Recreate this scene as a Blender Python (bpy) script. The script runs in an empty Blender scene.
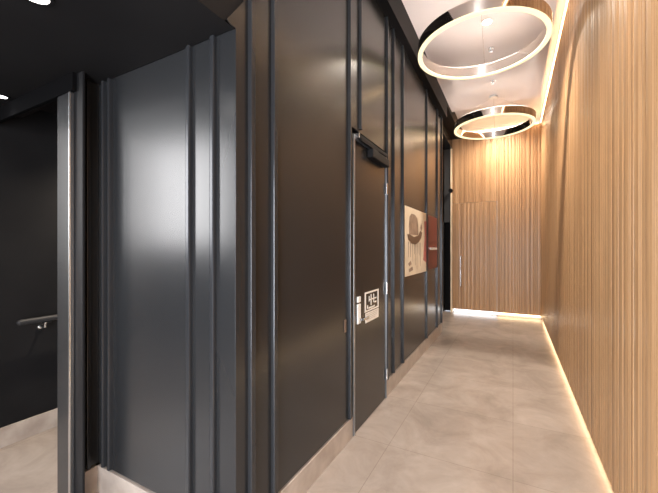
import bpy, bmesh, math, random
from mathutils import Vector, Matrix

random.seed(7)
C = bpy.context.scene.collection
SC = bpy.context.scene

# ------------------------------------------------------------------ camera, world, exposure
YAW = math.atan(184 / 341)
cam = bpy.data.cameras.new('camera')
cam.sensor_width = 36
cam.lens = 36 * 341 / 658
cam.shift_y = 1.5 / 658
cam.clip_start = 0.02
co = bpy.data.objects.new('camera', cam)
C.objects.link(co)
co.location = (0, 0, 1.35)
co.rotation_euler = (math.pi / 2, 0, YAW)
SC.camera = co

SC.view_settings.view_transform = 'Standard'
SC.view_settings.look = 'None'
SC.view_settings.gamma = 1
SC.view_settings.exposure = 1.2
SC.view_settings.use_curve_mapping = False

w = bpy.data.worlds.new('world')
SC.world = w
w.use_nodes = True
w.node_tree.nodes['Background'].inputs[0].default_value = (0.80, 0.88, 1.0, 1)
w.node_tree.nodes['Background'].inputs[1].default_value = 1.5


def area(name, loc, rot, sx, sy, power, col=(1, 1, 1), spread=180):
    l = bpy.data.lights.new(name, 'AREA')
    l.shape = 'RECTANGLE'
    l.size = sx; l.size_y = sy; l.energy = power; l.color = col
    l.spread = math.radians(spread)
    o = bpy.data.objects.new(name, l)
    o.location = loc; o.rotation_euler = rot
    C.objects.link(o)
    return o


# daylight arriving through the window and the glazed entrance of the lobby behind the camera
area('daylight', (-4.50, -1.62, 2.2), (math.pi / 2, 0, 0), 1.8, 1.75, 62, (1.0, 0.97, 0.95))
area('daylight', (-0.18, -1.62, 1.2), (math.pi / 2, 0, 0), 1.1, 2.2, 90, (0.93, 0.95, 1.0))

WARM = (1.0, 0.78, 0.52)
WARMER = (1.0, 0.66, 0.36)


# ------------------------------------------------------------------ materials
def mat(name, col=(.8, .8, .8), rough=.5, metal=0.0, emis=None, estr=0.0, spec=.5, coat=0.0):
    m = bpy.data.materials.new(name)
    m.use_nodes = True
    b = m.node_tree.nodes['Principled BSDF']
    b.inputs['Base Color'].default_value = (*col, 1)
    b.inputs['Roughness'].default_value = rough
    b.inputs['Metallic'].default_value = metal
    b.inputs['Specular IOR Level'].default_value = spec
    b.inputs['Coat Weight'].default_value = coat
    if emis:
        b.inputs['Emission Color'].default_value = (*emis, 1)
        b.inputs['Emission Strength'].default_value = estr
    return m


def noise_ramp(m, scale, c0, c1, p0=.35, p1=.65, mapscale=(1, 1, 1), detail=4, rough_in=None):
    nt = m.node_tree; N = nt.nodes; L = nt.links
    tc = N.new('ShaderNodeTexCoord'); mp = N.new('ShaderNodeMapping'); no = N.new('ShaderNodeTexNoise')
    rp = N.new('ShaderNodeValToRGB')
    mp.inputs['Scale'].default_value = mapscale
    no.inputs['Scale'].default_value = scale
    no.inputs['Detail'].default_value = detail
    rp.color_ramp.elements[0].position = p0; rp.color_ramp.elements[0].color = (*c0, 1)
    rp.color_ramp.elements[1].position = p1; rp.color_ramp.elements[1].color = (*c1, 1)
    L.new(tc.outputs['Object'], mp.inputs[0]); L.new(mp.outputs[0], no.inputs['Vector'])
    L.new(no.outputs['Fac'], rp.inputs[0])
    L.new(rp.outputs[0], N['Principled BSDF'].inputs['Base Color'])
    if rough_in:
        mr = N.new('ShaderNodeMapRange')
        mr.inputs['To Min'].default_value = rough_in[0]; mr.inputs['To Max'].default_value = rough_in[1]
        L.new(no.outputs['Fac'], mr.inputs['Value'])
        L.new(mr.outputs[0], N['Principled BSDF'].inputs['Roughness'])
    return rp


M_BLACK = mat('black_satin_steel', (.085, .087, .092), .22, .05, spec=.52)
noise_ramp(M_BLACK, 1.3, (.017, .0182, .020), (.021, .0222, .024), p0=.1, p1=.9, rough_in=(.23, .27))
M_BATTEN = mat('charcoal_batten_steel', (.04, .043, .048), .23, .45)
M_MATTE = mat('matte_black_paint', (.006, .006, .007), .6, spec=.15)
M_SOFFIT = mat('black_soffit_paint', (.02, .02, .021), .5, spec=.15)
noise_ramp(M_SOFFIT, 2, (.010, .010, .011), (.013, .013, .014))
M_GAP = mat('dark_reveal', (.004, .004, .0045), .9, spec=.02)
M_STAIR = mat('black_plaster', (.014, .014, .015), .75, spec=.15)
noise_ramp(M_STAIR, 3, (.007, .007, .008), (.010, .010, .011))
M_WHITE = mat('white_gloss_ceiling', (.74, .69, .69), .30, spec=.6)
noise_ramp(M_WHITE, .8, (.72, .67, .67), (.76, .71, .71))
M_PLASTER = mat('white_plaster', (.7, .69, .67), .7)
noise_ramp(M_PLASTER, 2, (.68, .67, .65), (.73, .72, .7))
M_CHROME = mat('polished_nickel', (.80, .74, .68), .07, 1)
M_STEEL = mat('brushed_steel', (.72, .74, .76), .25, 1)
M_GREY = mat('grey_panel_paint', (.045, .047, .05), .5)
M_FRAME = mat('grey_frame_steel', (.30, .32, .35), .3, .8)
M_CREAM = mat('cream_trim', (.85, .72, .52), .4)
M_WHITEP = mat('white_plastic', (.8, .8, .78), .35)
M_RED = mat('red_enamel', (.16, .03, .025), .4)
M_RINGLED = mat('ring_light_diffuser', (.35, .30, .2), .4, emis=(1.0, .83, .47), estr=.66)
M_UPFILL = mat('ring_top_fill', (.9, .85, .8), .4, emis=(1.0, .88, .78), estr=6.0)  # fill emission for the ring tops, added to brighten the ceiling
M_LEDW = mat('warm_light_strip', (.9, .8, .6), .5, emis=(1.0, .72, .42), estr=2.6)
M_COVE = mat('cove_light_strip', (.9, .8, .6), .5, emis=(1.0, .66, .36), estr=8)
M_DOORGLOW = mat('under_door_glow', (.9, .9, .9), .5, emis=(.93, .96, 1.0), estr=1.6)  # stands in for cool light coming from behind the timber door
M_LAMP = mat('downlight_lens', (.9, .9, .9), .4, emis=(1.0, .90, .76), estr=60)
M_LAMPD = mat('dim_downlight_lens', (.9, .9, .9), .4, emis=(1.0, .96, .92), estr=2.5)
M_GLASS = mat('clear_glass', (.9, .95, .95), .02)
M_GLASS.node_tree.nodes['Principled BSDF'].inputs['Transmission Weight'].default_value = 1
M_CANVAS = mat('cream_print', (.68, .60, .47), .45)
noise_ramp(M_CANVAS, 4, (.62, .54, .42), (.74, .66, .53))
M_TAUPE = mat('taupe_ink', (.26, .18, .13), .5)
noise_ramp(M_TAUPE, 9, (.20, .14, .10), (.34, .25, .19))
M_BROWN = mat('brown_ink', (.13, .08, .05), .5)
M_PINK = mat('faded_red_ink', (.45, .14, .13), .5)
M_SIGN = mat('white_sign_vinyl', (.80, .77, .72), .45)
M_SIGNG = mat('grey_sign_ink', (.42, .38, .35), .5)

# stone floor : big porcelain tiles
M_FLOOR = mat('beige_stone_tiles', (.5, .42, .35), .25)
nt = M_FLOOR.node_tree; N = nt.nodes; L = nt.links
tc = N.new('ShaderNodeTexCoord')
br = N.new('ShaderNodeTexBrick')
br.inputs['Scale'].default_value = 1
br.inputs['Brick Width'].default_value = .75; br.inputs['Row Height'].default_value = .75
br.inputs['Mortar Size'].default_value = .0022; br.inputs['Mortar Smooth'].default_value = .2
br.offset = 0; br.squash = 1
br.inputs['Color1'].default_value = (.93, .93, .93, 1); br.inputs['Color2'].default_value = (1.0, 1.0, 1.0, 1)
br.inputs['Mortar'].default_value = (.72, .70, .68, 1)
L.new(tc.outputs['Object'], br.inputs['Vector'])
n1 = N.new('ShaderNodeTexNoise'); n1.inputs['Scale'].default_value = 2.6; n1.inputs['Detail'].default_value = 8
n1.inputs['Roughness'].default_value = .65; n1.inputs['Distortion'].default_value = .6
L.new(tc.outputs['Object'], n1.inputs['Vector'])
r1 = N.new('ShaderNodeValToRGB')
r1.color_ramp.elements[0].position = .32; r1.color_ramp.elements[0].color = (.28, .236, .206, 1)
r1.color_ramp.elements[1].position = .68; r1.color_ramp.elements[1].color = (.41, .355, .314, 1)
L.new(n1.outputs['Fac'], r1.inputs[0])
n2 = N.new('ShaderNodeTexNoise'); n2.inputs['Scale'].default_value = 22; n2.inputs['Detail'].default_value = 5
L.new(tc.outputs['Object'], n2.inputs['Vector'])
r2 = N.new('ShaderNodeValToRGB')
r2.color_ramp.elements[0].position = .3; r2.color_ramp.elements[0].color = (.97, .97, .97, 1)
r2.color_ramp.elements[1].position = .6; r2.color_ramp.elements[1].color = (1, 1, 1, 1)
L.new(n2.outputs['Fac'], r2.inputs[0])
mx = N.new('ShaderNodeMixRGB'); mx.blend_type = 'MULTIPLY'; mx.inputs[0].default_value = 1
L.new(r1.outputs[0], mx.inputs[1]); L.new(br.outputs['Color'], mx.inputs[2])
mx2 = N.new('ShaderNodeMixRGB'); mx2.blend_type = 'MULTIPLY'; mx2.inputs[0].default_value = 1
L.new(mx.outputs[0], mx2.inputs[1]); L.new(r2.outputs[0], mx2.inputs[2])
L.new(mx2.outputs[0], N['Principled BSDF'].inputs['Base Color'])
mr = N.new('ShaderNodeMapRange'); mr.inputs['To Min'].default_value = .25; mr.inputs['To Max'].default_value = .27
L.new(n2.outputs['Fac'], mr.inputs['Value']); L.new(mr.outputs[0], N['Principled BSDF'].inputs['Roughness'])

M_BASE = mat('stone_skirting', (.5, .42, .35), .35)
noise_ramp(M_BASE, 7, (.31, .262, .226), (.44, .385, .34), detail=8)


# wood : vertical grain, colour steps from slat to slat
def wood(name, axis):
    m = mat(name, (.5, .3, .15), .33, spec=.5)
    nt = m.node_tree; N = nt.nodes; L = nt.links
    tc = N.new('ShaderNodeTexCoord')
    mp = N.new('ShaderNodeMapping')
    sc = (0, 1, 0) if axis == 'y' else (1, 0, 0)
    mp.inputs['Scale'].default_value = tuple(22 * s for s in sc)
    L.new(tc.outputs['Object'], mp.inputs[0])
    a = N.new('ShaderNodeTexNoise'); a.inputs['Scale'].default_value = 1; a.inputs['Detail'].default_value = 3
    a.inputs['Roughness'].default_value = .8
    L.new(mp.outputs[0], a.inputs['Vector'])
    ra = N.new('ShaderNodeValToRGB')
    e = ra.color_ramp.elements
    e[0].position = .30; e[0].color = (.30, .155, .07, 1)
    e[1].position = .72; e[1].color = (.67, .44, .245, 1)
    k = e.new(.5); k.color = (.51, .31, .16, 1)
    L.new(a.outputs['Fac'], ra.inputs[0])
    mp2 = N.new('ShaderNodeMapping')
    mp2.inputs['Scale'].default_value = (70, 70, 1.6)
    L.new(tc.outputs['Object'], mp2.inputs[0])
    b = N.new('ShaderNodeTexNoise'); b.inputs['Scale'].default_value = 1; b.inputs['Detail'].default_value = 6
    L.new(mp2.outputs[0], b.inputs['Vector'])
    rb = N.new('ShaderNodeValToRGB')
    rb.color_ramp.elements[0].position = .3; rb.color_ramp.elements[0].color = (.80, .77, .74, 1)
    rb.color_ramp.elements[1].position = .7; rb.color_ramp.elements[1].color = (1.08, 1.05, 1.02, 1)
    L.new(b.outputs['Fac'], rb.inputs[0])
    mx = N.new('ShaderNodeMixRGB'); mx.blend_type = 'MULTIPLY'; mx.inputs[0].default_value = 1
    L.new(ra.outputs[0], mx.inputs[1]); L.new(rb.outputs[0], mx.inputs[2])
    L.new(mx.outputs[0], N['Principled BSDF'].inputs['Base Color'])
    return m


M_WOODR = wood('oak_slats_side', 'y')
M_WOODB = wood('oak_slats_end', 'x')


# ------------------------------------------------------------------ mesh helpers
def box(bm, x0, x1, y0, y1, z0, z1):
    r = bmesh.ops.create_cube(bm, size=1)
    for v in r['verts']:
        v.co = Vector(((x0 + x1) / 2 + v.co.x * (x1 - x0), (y0 + y1) / 2 + v.co.y * (y1 - y0),
                       (z0 + z1) / 2 + v.co.z * (z1 - z0)))
    return r['verts']


def cyl(bm, p0, p1, r, seg=20, r2=None):
    p0 = Vector(p0); p1 = Vector(p1); d = p1 - p0
    q = d.to_track_quat('Z', 'Y').to_matrix().to_4x4()
    bmesh.ops.create_cone(bm, cap_ends=True, segments=seg, radius1=r, radius2=r if r2 is None else r2,
                          depth=d.length, matrix=Matrix.Translation((p0 + p1) / 2) @ q)


def obj(name, bm, m, parent=None, smooth=False, bevel=0.0, loc=None):
    me = bpy.data.meshes.new(name)
    bm.normal_update()
    bm.to_mesh(me); bm.free()
    me.materials.append(m)
    o = bpy.data.objects.new(name, me)
    C.objects.link(o)
    if smooth:
        for p in me.polygons:
            p.use_smooth = True
        e = o.modifiers.new('edge', 'EDGE_SPLIT'); e.split_angle = math.radians(40)
    if bevel:
        b = o.modifiers.new('bevel', 'BEVEL'); b.width = bevel; b.segments = 2
        b.limit_method = 'ANGLE'
    if parent:
        o.parent = parent
    return o


def bobj(name, dims, m, parent=None, bevel=0.0):
    """dims in world metres; when the parent sits at a point the box is written relative to it"""
    bm = bmesh.new()
    for d in (dims if isinstance(dims[0], (tuple, list)) else [dims]):
        if parent is not None:
            w = world_loc(parent)
            d = (d[0] - w.x, d[1] - w.x, d[2] - w.y, d[3] - w.y, d[4] - w.z, d[5] - w.z)
        box(bm, *d)
    return obj(name, bm, m, parent, bevel=bevel)


def world_loc(o):
    v = Vector((0, 0, 0))
    while o is not None:
        v += o.location
        o = o.parent
    return v


def struct(o):
    o['kind'] = 'structure'
    return o


def tag(o, label, cat, group=None):
    o['label'] = label; o['category'] = cat
    if group:
        o['group'] = group
    return o


def empty(name, loc=(0, 0, 0)):
    o = bpy.data.objects.new(name, None)
    o.empty_display_size = .1
    o.location = loc
    C.objects.link(o)
    return o


# ------------------------------------------------------------------ key dimensions (metres)
XL = -1.010      # face of the black panels along the corridor
XR = 0.465       # face of the timber wall
YE = 7.56        # face of the timber end wall
YR = 1.06        # face of the black return wall
HC = 3.70        # corridor ceiling
HS = 2.26        # black soffit
YS = 0.50        # front edge of the soffit
XI = -3.05       # stair lobby wall
YP = 0.94        # face of the stair lobby opening
BH = 0.145       # skirting height

# ------------------------------------------------------------------ floor & ceilings
struct(bobj('floor', (-5.6, 0.7, -1.62, 8.6, -.1, 0), M_FLOOR))
struct(bobj('ceiling', [(-.93, .372, -1.5, 6.2, HC, HC + .03), (-1.12, .62, -1.62, 7.75, HC + .12, HC + .22),
                        (-5.6, -1.12, -1.62, YS, HC + .0, HC + .22)], M_WHITE))
# bulkhead between the black wall and the ceiling
struct(bobj('trim_1', [(-1.12, -.93, -1.5, 5.70, 3.44, HC + .12), (-1.12, -.93, 5.70, YE, 3.63, HC + .12)], M_MATTE))

# ------------------------------------------------------------------ rear (behind the camera)
ws = struct(bobj('wall_rear', [(-5.6, -5.40, -1.62, -1.5, 0, HC), (-5.40, -3.60, -1.62, -1.5, 0, 1.35),
                               (-5.40, -3.60, -1.62, -1.5, 3.1, HC), (-3.60, -.75, -1.62, -1.5, 0, HC),
                               (-.75, .38, -1.62, -1.5, 2.3, HC), (.38, .65, -1.62, -1.5, 0, HC)], M_STAIR))
for i, (x0, x1, z0, z1) in enumerate([(-5.40, -3.60, 1.35, 3.1), (-.75, .38, 0, 2.3)]):
    wn = struct(bobj('window_%d' % (i + 1), [(x0, x0 + .05, -1.6, -1.52, z0, z1), (x1 - .05, x1, -1.6, -1.52, z0, z1),
                                             (x0 + .05, x1 - .05, -1.6, -1.52, z0, z0 + .05),
                                             (x0 + .05, x1 - .05, -1.6, -1.52, z1 - .05, z1)], M_MATTE))
struct(bobj('wall_lobby', (-5.7, -5.6, -1.62, YS, 0, HC + .2), M_PLASTER))
struct(bobj('wall_lobby_front', (-5.7, XI - .1, YS, YP + .1, 0, HS), M_STAIR))

# ------------------------------------------------------------------ soffit over the lobby side
sf = struct(bobj('trim_2', [(-5.6, XL - .008, YS, YR - .002, HS, HS + .0015), (-5.6, XL - .031, YS, YR + .02, HS + .0016, HS + .06),
                            (-5.6, XL - .02, YS - .03, YS, HS, HC)], M_SOFFIT))
# fascia standing on the soffit edge, mitred against the corner panel
bm = bmesh.new()
prof = [(YS, HS + .002), (1.0, HS + .002), (YR - .03, HS + .025), (YR + .10, HS + .20), (YR + .10, 3.44), (YS, 3.44)]
f0 = [bm.verts.new((XL - .012, y, z)) for y, z in prof]
f1 = [bm.verts.new((XL - .04, y, z)) for y, z in prof]
bm.faces.new(f0); bm.faces.new(f1[::-1])
for i in range(len(prof)):
    j = (i + 1) % len(prof)
    bm.faces.new((f0[j], f0[i], f1[i], f1[j]))
bmesh.ops.recalc_face_normals(bm, faces=bm.faces)
struct(obj('trim_3', bm, M_SOFFIT))

# ------------------------------------------------------------------ black corridor wall
wl = struct(bobj('wall_left', [(-1.25, XL - .025, YR + .025, 5.69, 0, 3.44)], M_GAP))


def panel_y(y0, y1, z0=BH + .012, z1=3.44):
    bobj('wall_panel', (XL - .03, XL, y0, y1, z0, z1), M_BLACK, wl, bevel=.0015)


def batten_y(y, z0=BH + .012, z1=3.44, wd=.030, p=.020):
    bobj('batten', (XL - .005, XL + p, y, y + wd, z0, z1), M_BATTEN, wl, bevel=.0045)


# corner panel wraps up over the soffit
bm = bmesh.new()
prof = [(YR, BH + .012), (1.16, BH + .012), (1.16, HS + .215), (YR - .05, HS + .010), (YR - .03, HS), (YR, HS)]
f0 = [bm.verts.new((XL, y, z)) for y, z in prof]
f1 = [bm.verts.new((XL - .0035, y, z)) for y, z in prof]
bm.faces.new(f0); bm.faces.new(f1[::-1])
for i in range(len(prof)):
    j = (i + 1) % len(prof)
    bm.faces.new((f0[j], f0[i], f1[i], f1[j]))
bmesh.ops.recalc_face_normals(bm, faces=bm.faces)
obj('wall_panel', bm, M_BLACK, wl)

seams = [1.16, 1.32, 2.18]
for a, b in [(1.16, 1.305), (1.309, 2.165), (2.95, 3.158), (3.162, 3.472), (3.476, 4.58), (4.584, 5.28), (5.284, 5.69)]:
    panel_y(a, b)
panel_y(2.169, 2.95, 2.215, 3.44)
panel_y(2.169, 2.215, BH + .012, 2.215)
for y in (1.133, 1.293, 2.150, 3.145, 3.46, 4.566, 5.265, 5.63):
    batten_y(y)
batten_y(2.955)
batten_y(2.342, 2.235, 3.44)
# end of the black wall and recess behind it
struct(bobj('wall_recess', [(-1.45, -1.335, 5.69, YE, 0, 3.44), (-1.335, XL - .0, 5.69, 5.70, BH, 3.44),
      (-1.45, -1.335, 5.69, YE + .1, 3.40, HC + .2), (-1.45, -1.121, 5.69, YE + .2, 3.44, HC + .2), (-1.121, -.94, 5.701, YE + .2, 3.64, 3.66), (-1.45, -1.295, YE, YE + .2, 0, 3.5)], M_BLACK))
struct(bobj('trim_4', [(-1.335, -1.16, YE, YE + .08, 1.90, 3.44), (-1.335, -1.295, YE - .01, YE + .08, 0, 1.90)], M_GREY))
d2 = struct(bobj('door_2', (-1.295, -1.16, YE + .09, YE + .12, .01, 1.93), M_MATTE))
struct(bobj('trim_5', (-1.16, -1.128, YE - .02, YE + .12, .0, 3.44), M_CREAM))

# ------------------------------------------------------------------ black return wall
wr = struct(bobj('wall_return', [(-2.06, XL - .025, YR + .025, 1.30, 0, HS + .06),
                                 (-2.15, -2.055, YP + .041, 1.30, 0, HS + .06)], M_GAP))


def panel_x(x0, x1):
    bobj('wall_panel', (x0, x1, YR, YR + .03, BH + .012, HS), M_BLACK, wr, bevel=.0015)


for a, b in [(-2.03, -1.958), (-1.954, -1.897), (-1.893, -1.285), (-1.281, -1.135), (-1.131, XL - .0035)]:
    panel_x(a, b)


def batten_x(x, wd=.026, p=.020):
    bobj('batten', (x, x + wd, YR - p, YR + .005, BH + .012, HS), M_BATTEN, wr, bevel=.006)


for x in (-1.296, -1.146, -1.915, -1.972):
    batten_x(x, .026 if x > -1.5 else .018)
bobj('wall_panel', (-2.06, -2.03, YP + .02, YR, BH + .012, HS), M_BLACK, wr, bevel=.0015)
bobj('batten', (-2.03, -2.012, YP + .055, YP + .075, BH + .012, HS), M_BATTEN, wr, bevel=.003)
# jamb post beside the stair lobby opening
bobj('jamb', (-2.035, -1.945, YP, YP + .012, 0, HS), M_SOFFIT, wr, bevel=.003)
bobj('jamb', (-2.161, -2.036, YP - .02, YP + .04, 0, 2.165), M_BLACK, wr, bevel=.006)
bobj('jamb', (-2.035, -2.020, YP - .025, YP - .001, 0, 2.165), M_STEEL, wr, bevel=.004)
struct(bobj('trim_6', (XI - .1, -2.0, YP - .02, YP - .001, 2.166, HS), M_GAP))

# skirtings
struct(bobj('baseboard_left', [(XL - .02, XL + .004, 1.07, 2.222, 0, BH), (XL - .02, XL + .004, 2.968, 5.69, 0, BH)], M_BASE, bevel=.002))
struct(bobj('baseboard_return', [(-2.03, XL + .004, YR - .006, YR + .02, 0, BH)], M_BASE, bevel=.002))
struct(bobj('baseboard_corner', [(-2.05, -2.024, YP + .03, YR - .006, 0, BH)], M_BASE, bevel=.002))

# ------------------------------------------------------------------ stair lobby seen through the opening
struct(bobj('wall_stair', [(XI - .1, XI, YP, 3.3, 0, 2.6), (XI, -2.15, 3.2, 3.3, 0, 2.6),
                           (-2.15, -2.10, 1.30, 3.2, 0, 2.6)], M_STAIR))
struct(bobj('ceiling_stair', (XI, -2.15, YP + .1, 3.2, 2.36, 2.45), M_SOFFIT))
struct(bobj('baseboard_stair', (XI, XI + .014, YP, 3.2, 0, .134), M_BASE, bevel=.002))

# ------------------------------------------------------------------ timber walls : slatted profile
def slat_profile(length, rng):
    """list of (t, depth) across a run of slats of irregular width"""
    out = []
    t = 0
    while t < length:
        wd = rng.choice([.009, .012, .012, .016, .022, .034, .055])
        g = .0045
        wd = min(wd, length - t - g)
        if wd < .004:
            break
        n = 5
        d = .0085
        crown = .0016 + .02 * wd
        out.append((t, 0))
        out.append((t + .0006, d - .0015))
        for k in range(1, n):
            u = k / n
            out.append((t + u * wd, d + crown * math.sin(math.pi * u) - .0005))
        out.append((t + wd - .0006, d - .0015))
        out.append((t + wd, 0))
        t += wd + g
    out.append((length, 0))
    return out


def slat_mesh(length, z0, z1, place, rng, back):
    bm = bmesh.new()
    pr = slat_profile(length, rng)
    lo = [bm.verts.new(place(t, d, z0)) for t, d in pr]
    hi = [bm.verts.new(place(t, d, z1)) for t, d in pr]
    for i in range(len(pr) - 1):
        bm.faces.new((lo[i], lo[i + 1], hi[i + 1], hi[i]))
    # back and ends so the panel is a closed slab
    b = [bm.verts.new(place(t, -back, z)) for t, z in ((0, z0), (length, z0), (length, z1), (0, z1))]
    bm.faces.new((b[0], b[3], b[2], b[1]))
    bm.faces.new([b[0], b[1]] + lo[::-1])
    bm.faces.new([b[3]] + hi + [b[2]])
    bm.faces.new((lo[0], hi[0], b[3], b[0]))
    bm.faces.new((lo[-1], b[1], b[2], hi[-1]))
    bmesh.ops.recalc_face_normals(bm, faces=bm.faces)
    return bm


rng = random.Random(3)
GAPZ = .07
bmr = slat_mesh(YE + 1.5, GAPZ, HC, lambda t, d, z: (XR + .008 - d, -1.5 + t, z), rng, .02)
struct(obj('wall_right', bmr, M_WOODR, smooth=True))
struct(bobj('wall_backing', [(XR + .055, XR + .16, -1.62, YE + .2, 0, HC + .2), (XR + .027, XR + .055, -1.62, YE + .06, GAPZ + .06, HC - .1),
                             (-1.13, XR + .055, YE + .09, YE + .2, 0, HC + .2)], M_PLASTER))
XD = -.280
bmb = slat_mesh(XR - XD - .004, GAPZ, HC, lambda t, d, z: (XD + .004 + t, YE + .008 - d, z), rng, .02)
wb = struct(obj('wall_back', bmb, M_WOODB, smooth=True))
bmb = slat_mesh(XD + 1.128, 2.285, HC, lambda t, d, z: (-1.128 + t, YE + .008 - d, z), rng, .02)
obj('overdoor_panel', bmb, M_WOODB, wb, smooth=True)
# concealed timber door with a long pull
d3 = struct(empty('door_3', (-.70, YE, 0)))
bmb = slat_mesh(XD + 1.125 - .004, .075, 2.280, lambda t, d, z: (-1.125 + t + .70, .006 - d, z), rng, .02)
obj('door_leaf', bmb, M_WOODB, d3, smooth=True)
bm = bmesh.new()
hx = -.954 + .70
cyl(bm, (hx, -.045, .56), (hx, -.045, 1.18), .011)
dh = obj('door_handle', bm, M_STEEL, d3, smooth=True)
for z in (.64, 1.10):
    bm = bmesh.new(); cyl(bm, (hx, -.045, z), (hx, .0, z), .008)
    obj('handle_post', bm, M_STEEL, dh, smooth=True)

# light strips, and the stand-in glow under the timber door
def strip(name, d, m, label):
    return tag(bobj(name, d, m), label, 'light strip')


strip('light_strip', (XR + .022, XR + .034, -1.4, YE - .02, .030, .062), M_LEDW,
      'warm light strip glowing under the long timber side wall at the floor')
strip('light_strip', (XD + .01, XR - .01, YE + .04, YE + .055, .030, .062), M_LEDW,
      'warm light strip glowing under the fixed timber end wall, right of the timber door')
strip('light_strip', (-1.10, XD - .01, YE + .04, YE + .055, .015, .062), M_DOORGLOW,  # added emitter in place of the lit space beyond the door
      'cool white glow standing in for light from beyond the timber door at the corridor end')
strip('light_strip', (XR - .012, XR - .004, -1.4, YE - .05, HC + .004, HC + .02), M_COVE,
      'warm cove light strip along the top of the timber side wall')
strip('light_strip', (-.9, XR - .04, YE - .030, YE - .022, HC + .004, HC + .02), M_COVE,
      'warm cove light strip along the top of the timber end wall')

# ------------------------------------------------------------------ service door in the black wall
DY0, DY1, DT = 2.262, 2.934, 2.135
d1 = struct(empty('door_1', (XL, (DY0 + DY1) / 2, 0)))
bobj('door_leaf', (XL - .03, XL + .002, DY0, DY1, .006, DT), M_BLACK, d1, bevel=.002)
fr = bobj('door_frame', [(XL - .03, XL + .008, 2.232, 2.257, 0, 2.17), (XL - .03, XL + .010, 2.939, 2.953, 0, 2.17),
                         (XL - .03, XL + .006, 2.257, 2.939, DT + .005, 2.17)], M_FRAME, d1, bevel=.002)
for z in (.22, .99, 1.88):
    bm = bmesh.new()
    cyl(bm, (.014, 2.936 - 2.598, z - .05), (.014, 2.936 - 2.598, z + .05), .008, 14)
    obj('hinge', bm, M_STEEL, d1, smooth=True)
# handle: keyhole plate over a pull bar
hd = bobj('door_handle', [(XL, XL + .012, 2.300, 2.352, .790, .935)], M_WHITEP, d1, bevel=.003)
bobj('lever', [(XL + .012, XL + .05, 2.318, 2.334, .815, .831), (XL + .035, XL + .05, 2.318, 2.43, .815, .831)], M_STEEL, hd, bevel=.003)
bobj('lock', [(XL, XL + .012, 2.300, 2.352, .948, .990)], M_WHITEP, d1, bevel=.003)
# door closer with its slide track
cl = bobj('door_closer', (XL + .002, XL + .052, 2.50, 2.90, 2.060, 2.128), M_MATTE, d1, bevel=.006)
bobj('slide_track', (XL + .004, XL + .034, 2.275, 2.90, 2.150, 2.178), M_MATTE, cl, bevel=.004)
bobj('track_end_cap', (XL + .004, XL + .036, 2.262, 2.275, 2.148, 2.180), M_STEEL, cl, bevel=.003)
bm = bmesh.new()
cx = XL; cy = (DY0 + DY1) / 2
a = Vector((.028, 2.66 - cy, 2.126)); b = Vector((.028, 2.66 - cy, 2.142))
cyl(bm, a, b, .014)
v = box(bm, -.011, .011, 0, .36, 2.136, 2.146)
for q in v:
    q.co = Vector((.028 + q.co.x + .016 * 0, 2.66 - cy - q.co.y, q.co.z))
obj('closer_arm', bm, M_MATTE, cl, smooth=True)

# sign on the door
sg = tag(empty('door_sign', (XL + .002, 2.598, .90)), 'white pictogram sign with outlined square on the black service door', 'sign')
X0 = XL + .002
y0, y1, z0, z1 = 2.450, 2.755, .850, 1.005
bobj('outline', [(X0, X0 + .002, y0, y0 + .022, z0, z1), (X0, X0 + .002, y1 - .022, y1, z0, z1),
                 (X0, X0 + .002, y0 + .022, y1 - .022, z1 - .014, z1), (X0, X0 + .002, y0 + .022, y1 - .022, z0, z0 + .012)], M_SIGN, sg)
bobj('pictogram', [(X0, X0 + .002, 2.575, 2.590, .890, .978), (X0, X0 + .002, 2.535, 2.545, .925, .968),
                   (X0, X0 + .002, 2.635, 2.647, .905, .975), (X0, X0 + .002, 2.550, 2.700, .932, .942),
                   (X0, X0 + .002, 2.50, 2.515, .872, .90), (X0, X0 + .002, 2.66, 2.70, .90, .912),
                   (X0, X0 + .002, 2.53, 2.66, .868, .880)], M_SIGN, sg)
bobj('text_block', [(X0, X0 + .0015, 2.462, 2.755, .765, .842)], M_SIGN, sg)
tl = []
for r, z in enumerate((.826, .812, .798, .784)):
    y = 2.475
    k = random.Random(r)
    while y < 2.73 - .02 * r:
        wd = k.uniform(.010, .026)
        tl.append((X0 + .0015, X0 + .002, y, y + wd, z, z + .005)); y += wd + .007
bobj('text_lines', tl, M_SIGNG, sg)

# small switch left of the door
ks = tag(bobj('key_switch', (XL, XL + .008, 2.085, 2.108, .775, .86), M_BROWN, bevel=.002),
         'narrow dark key switch on the black wall left of the service door', 'switch')

# ------------------------------------------------------------------ artwork
aw = tag(empty('wall_artwork', (XL, 4.02, 1.045)),
         'cream printed picture with a brown hat shape and drips on the black corridor wall', 'picture')
AX = XL
bobj('board', (AX, AX + .010, 3.535, 4.54, 1.045, 1.800), M_CANVAS, aw, bevel=.001)


def flat(name, pts_list, m, parent, x0, th=.0015):
    bm = bmesh.new()
    w = world_loc(parent)
    for pts in pts_list:
        a = [bm.verts.new((x0 + th - w.x, y - w.y, z - w.z)) for y, z in pts]
        b = [bm.verts.new((x0 - w.x, y - w.y, z - w.z)) for y, z in pts]
        bm.faces.new(a); bm.faces.new(b[::-1])
        for i in range(len(pts)):
            j = (i + 1) % len(pts)
            bm.faces.new((a[j], a[i], b[i], b[j]))
    bmesh.ops.recalc_face_normals(bm, faces=bm.faces)
    return obj(name, bm, m, parent)


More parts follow.
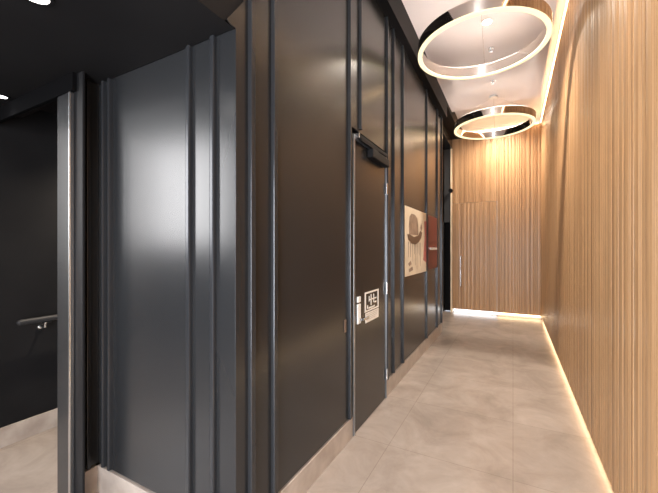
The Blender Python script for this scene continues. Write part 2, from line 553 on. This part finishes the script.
hat = [(3.70, 1.50), (3.69, 1.60), (3.72, 1.70), (3.80, 1.735), (3.95, 1.735), (4.06, 1.70), (4.10, 1.62), (4.11, 1.50)]
brim = [(3.62, 1.50), (3.66, 1.44), (3.80, 1.405), (3.95, 1.39), (4.12, 1.42), (4.24, 1.47), (4.30, 1.54), (4.20, 1.56),
        (4.11, 1.50), (3.90, 1.475), (3.72, 1.50)]
flat('painted_hat', [hat], M_TAUPE, aw, AX + .010)
flat('painted_brim', [brim], M_BROWN, aw, AX + .0112)
dr = []
rk = random.Random(5)
y = 3.66
while y < 4.24:
    wd = rk.uniform(.012, .03); zb = rk.uniform(1.10, 1.30)
    dr.append([(y, 1.415), (y + wd * .3, zb), (y + wd * .7, zb), (y + wd, 1.415)])
    y += wd + rk.uniform(.02, .07)
flat('painted_drips', dr, M_TAUPE, aw, AX + .0099)
for shp in ([(3.66, 1.18), (3.76, 1.21), (3.80, 1.17), (3.70, 1.15)], [(3.68, 1.12), (3.84, 1.14), (3.86, 1.10), (3.70, 1.085)],
            [(4.20, 1.60), (4.26, 1.66), (4.30, 1.60), (4.26, 1.55)]):
    flat('painted_patch', [shp], M_TAUPE, aw, AX + .0099)
flat('painted_margin', [[(4.36, 1.20), (4.44, 1.52), (4.41, 1.69), (4.54, 1.70), (4.54, 1.16)]], M_PINK, aw, AX + .0100)

# ------------------------------------------------------------------ red cabinet
rc = tag(empty('fire_cabinet', (XL, 4.95, 1.06)), 'flat red cabinet with a white pull on the black corridor wall', 'cabinet')
bobj('body', (XL, XL + .012, 4.625, 5.245, 1.06, 1.795), M_RED, rc, bevel=.002)
bobj('cabinet_door', (XL + .012, XL + .018, 4.65, 5.22, 1.09, 1.765), M_RED, rc, bevel=.002)
bobj('pull', (XL + .018, XL + .034, 4.70, 5.14, 1.325, 1.355), M_WHITEP, rc, bevel=.003)

# small black knob by the cream trim
bm = bmesh.new()
cyl(bm, (-1.15, YE - .02, 2.55), (-1.15, YE - .055, 2.55), .028)
cyl(bm, (-1.15, YE - .055, 2.55), (-1.15, YE - .10, 2.55), .045, r2=.04)
kn = obj('sensor', bm, M_MATTE, smooth=True)
tag(kn, 'small round black sensor on the cream edge strip beside the timber door', 'sensor')

# ------------------------------------------------------------------ handrail
hr = tag(empty('handrail', (XI, 1.045, .84)), 'short black handrail on the dark stair lobby wall', 'handrail')
bm = bmesh.new()
cyl(bm, (.085, .004, 0), (.085, 1.75, 0), .019, 24)
bmesh.ops.create_uvsphere(bm, u_segments=20, v_segments=10, radius=.019, matrix=Matrix.Translation((.085, .004, 0)))
M_RAIL = mat('dark_grey_rail', (.03, .03, .032), .55, spec=.3)
obj('rail', bm, M_RAIL, hr, smooth=True)
for yb in (.15, 1.3):
    bm = bmesh.new()
    cyl(bm, (.0, yb, -.075), (.008, yb, -.075), .022)
    cyl(bm, (.008, yb, -.075), (.075, yb, -.060), .008)
    cyl(bm, (.070, yb, -.064), (.085, yb, -.016), .008)
    box(bm, .068, .102, yb - .03, yb + .03, -.024, -.016)
    obj('bracket', bm, M_STEEL, hr, smooth=True)


# ------------------------------------------------------------------ ring pendants
def ring_mesh(ri, ro, z0, z1, seg=120):
    bm = bmesh.new()
    P = []
    for i in range(seg):
        a = 2 * math.pi * i / seg
        c, s = math.cos(a), math.sin(a)
        P.append([bm.verts.new((r * c, r * s, z)) for r, z in ((ri, z0), (ro, z0), (ro, z1), (ri, z1))])
    for i in range(seg):
        A, B = P[i], P[(i + 1) % seg]
        for k in range(4):
            l = (k + 1) % 4
            bm.faces.new((A[k], A[l], B[l], B[k]))
    bmesh.ops.recalc_face_normals(bm, faces=bm.faces)
    return bm


RZ = 3.215
RR = .567


def make_ring():
    r = empty('ring_pendant', (-.27, 3.49, RZ))
    obj('ring', ring_mesh(RR - .042, RR, .004, .105), M_CHROME, r, smooth=True)
    obj('diffuser', ring_mesh(RR - .041, RR - .001, -.008, .004), M_RINGLED, r, smooth=True)
    obj('ceiling_fill_ring', ring_mesh(RR - .036, RR - .006, .105, .109), M_UPFILL, r, smooth=True)  # added glowing top, hidden from below, throws fill light on the ceiling
    top = HC - RZ
    bm = bmesh.new(); cyl(bm, (0, 0, top - .03), (0, 0, top), .06, 32)
    obj('canopy', bm, M_WHITEP, r, smooth=True)
    for k in range(3):
        a = math.radians(90 + 120 * k)
        bm = bmesh.new()
        cyl(bm, ((RR - .02) * math.cos(a), (RR - .02) * math.sin(a), .105), (.04 * math.cos(a), .04 * math.sin(a), top - .03), .0012, 8)
        obj('cable', bm, M_STEEL, r)
    return r


def dup(root, loc):
    r = root.copy(); C.objects.link(r); r.location = loc
    for ch in list(root.children):
        c = ch.copy(); C.objects.link(c); c.parent = r
        for g in ch.children:
            d = g.copy(); C.objects.link(d); d.parent = c
    return r


g = 'ring pendants hung along the corridor ceiling'
ra = make_ring()
tag(ra, 'larger looking nickel ring pendant with lit underside, nearer one, cut by the top edge', 'pendant light', g)
rb = dup(ra, (-.27, 5.85, RZ))
tag(rb, 'smaller looking nickel ring pendant with lit underside, farther one before the timber end wall', 'pendant light', g)
rcc = dup(ra, (-.27, 1.13, RZ))  # third ring out of view, added for the light it gives nearby
tag(rcc, 'unseen nickel ring pendant added for its light above the entrance end of the corridor', 'pendant light', g)


# ------------------------------------------------------------------ downlights
def downlight(loc, label, power, col=(1, .88, .75), m=M_LAMP, size=100, r=.042, trim=M_WHITEP):
    d = empty('downlight', loc)
    tag(d, label, 'downlight')
    obj('trim_ring', ring_mesh(r, r + .014, -.005, .0, 40), trim, d, smooth=True)
    bm = bmesh.new(); cyl(bm, (0, 0, -.0025), (0, 0, -.0005), r, 32)
    obj('lens', bm, m, d, smooth=True)
    l = bpy.data.lights.new('lamp', 'SPOT')
    l.energy = power; l.color = col; l.spot_size = math.radians(size); l.spot_blend = 1.0; l.shadow_soft_size = .03
    o = bpy.data.objects.new('lamp', l); C.objects.link(o); o.parent = d; o.location = (0, 0, -.04)
    return d


downlight((-.238, 3.90, HC), 'bright downlight in the white ceiling seen through the nearer ring', 160, m=M_LAMP, size=125)
downlight((-.24, 1.9, HC), 'unseen fill downlight added in the white ceiling between the entrance and the nearer ring', 90, size=100)  # added out of view to light the near corridor
downlight((-.24, 7.0, HC + .12), 'fill downlight added in the recessed ceiling strip to brighten the timber end wall', 100, size=150)  # added fill lamp to lift the end wall
downlight((-.24, -.6, HC), 'unseen fill downlight added in the white ceiling above the entrance', 60, size=95)  # added behind the camera as corridor fill light
downlight((-1.515, .578, HS), 'glaring downlight in the black soffit at the top left edge', 8, m=M_LAMPD, trim=M_MATTE, size=140, col=(1, .95, .9))
downlight((-2.70, .865, HS), 'small downlight in the black soffit by the stair lobby opening', 1.2, m=M_LAMPD, r=.03, trim=M_MATTE, size=120, col=(1, .95, .9))
downlight((-2.62, 1.75, 2.36), 'downlight in the stair lobby ceiling', 70, trim=M_MATTE, size=130, col=(1, .84, .66))


def ceiling_bit(name, loc, label, cat, r):
    bm = bmesh.new()
    cyl(bm, (0, 0, -.012), (0, 0, 0), r, 28)
    cyl(bm, (0, 0, -.04), (0, 0, -.012), r * .45, 20)
    cyl(bm, (0, 0, -.046), (0, 0, -.04), r * .7, 20)
    o = obj(name, bm, M_STEEL, smooth=True)
    o.location = loc
    tag(o, label, cat)


ceiling_bit('sprinkler', (-.228, 4.43, HC), 'small ceiling sprinkler just behind the bright downlight', 'sprinkler', .03)
ceiling_bit('sprinkler', (-.25, 5.30, HC), 'small ceiling sprinkler above the farther ring pendant', 'sprinkler', .03)
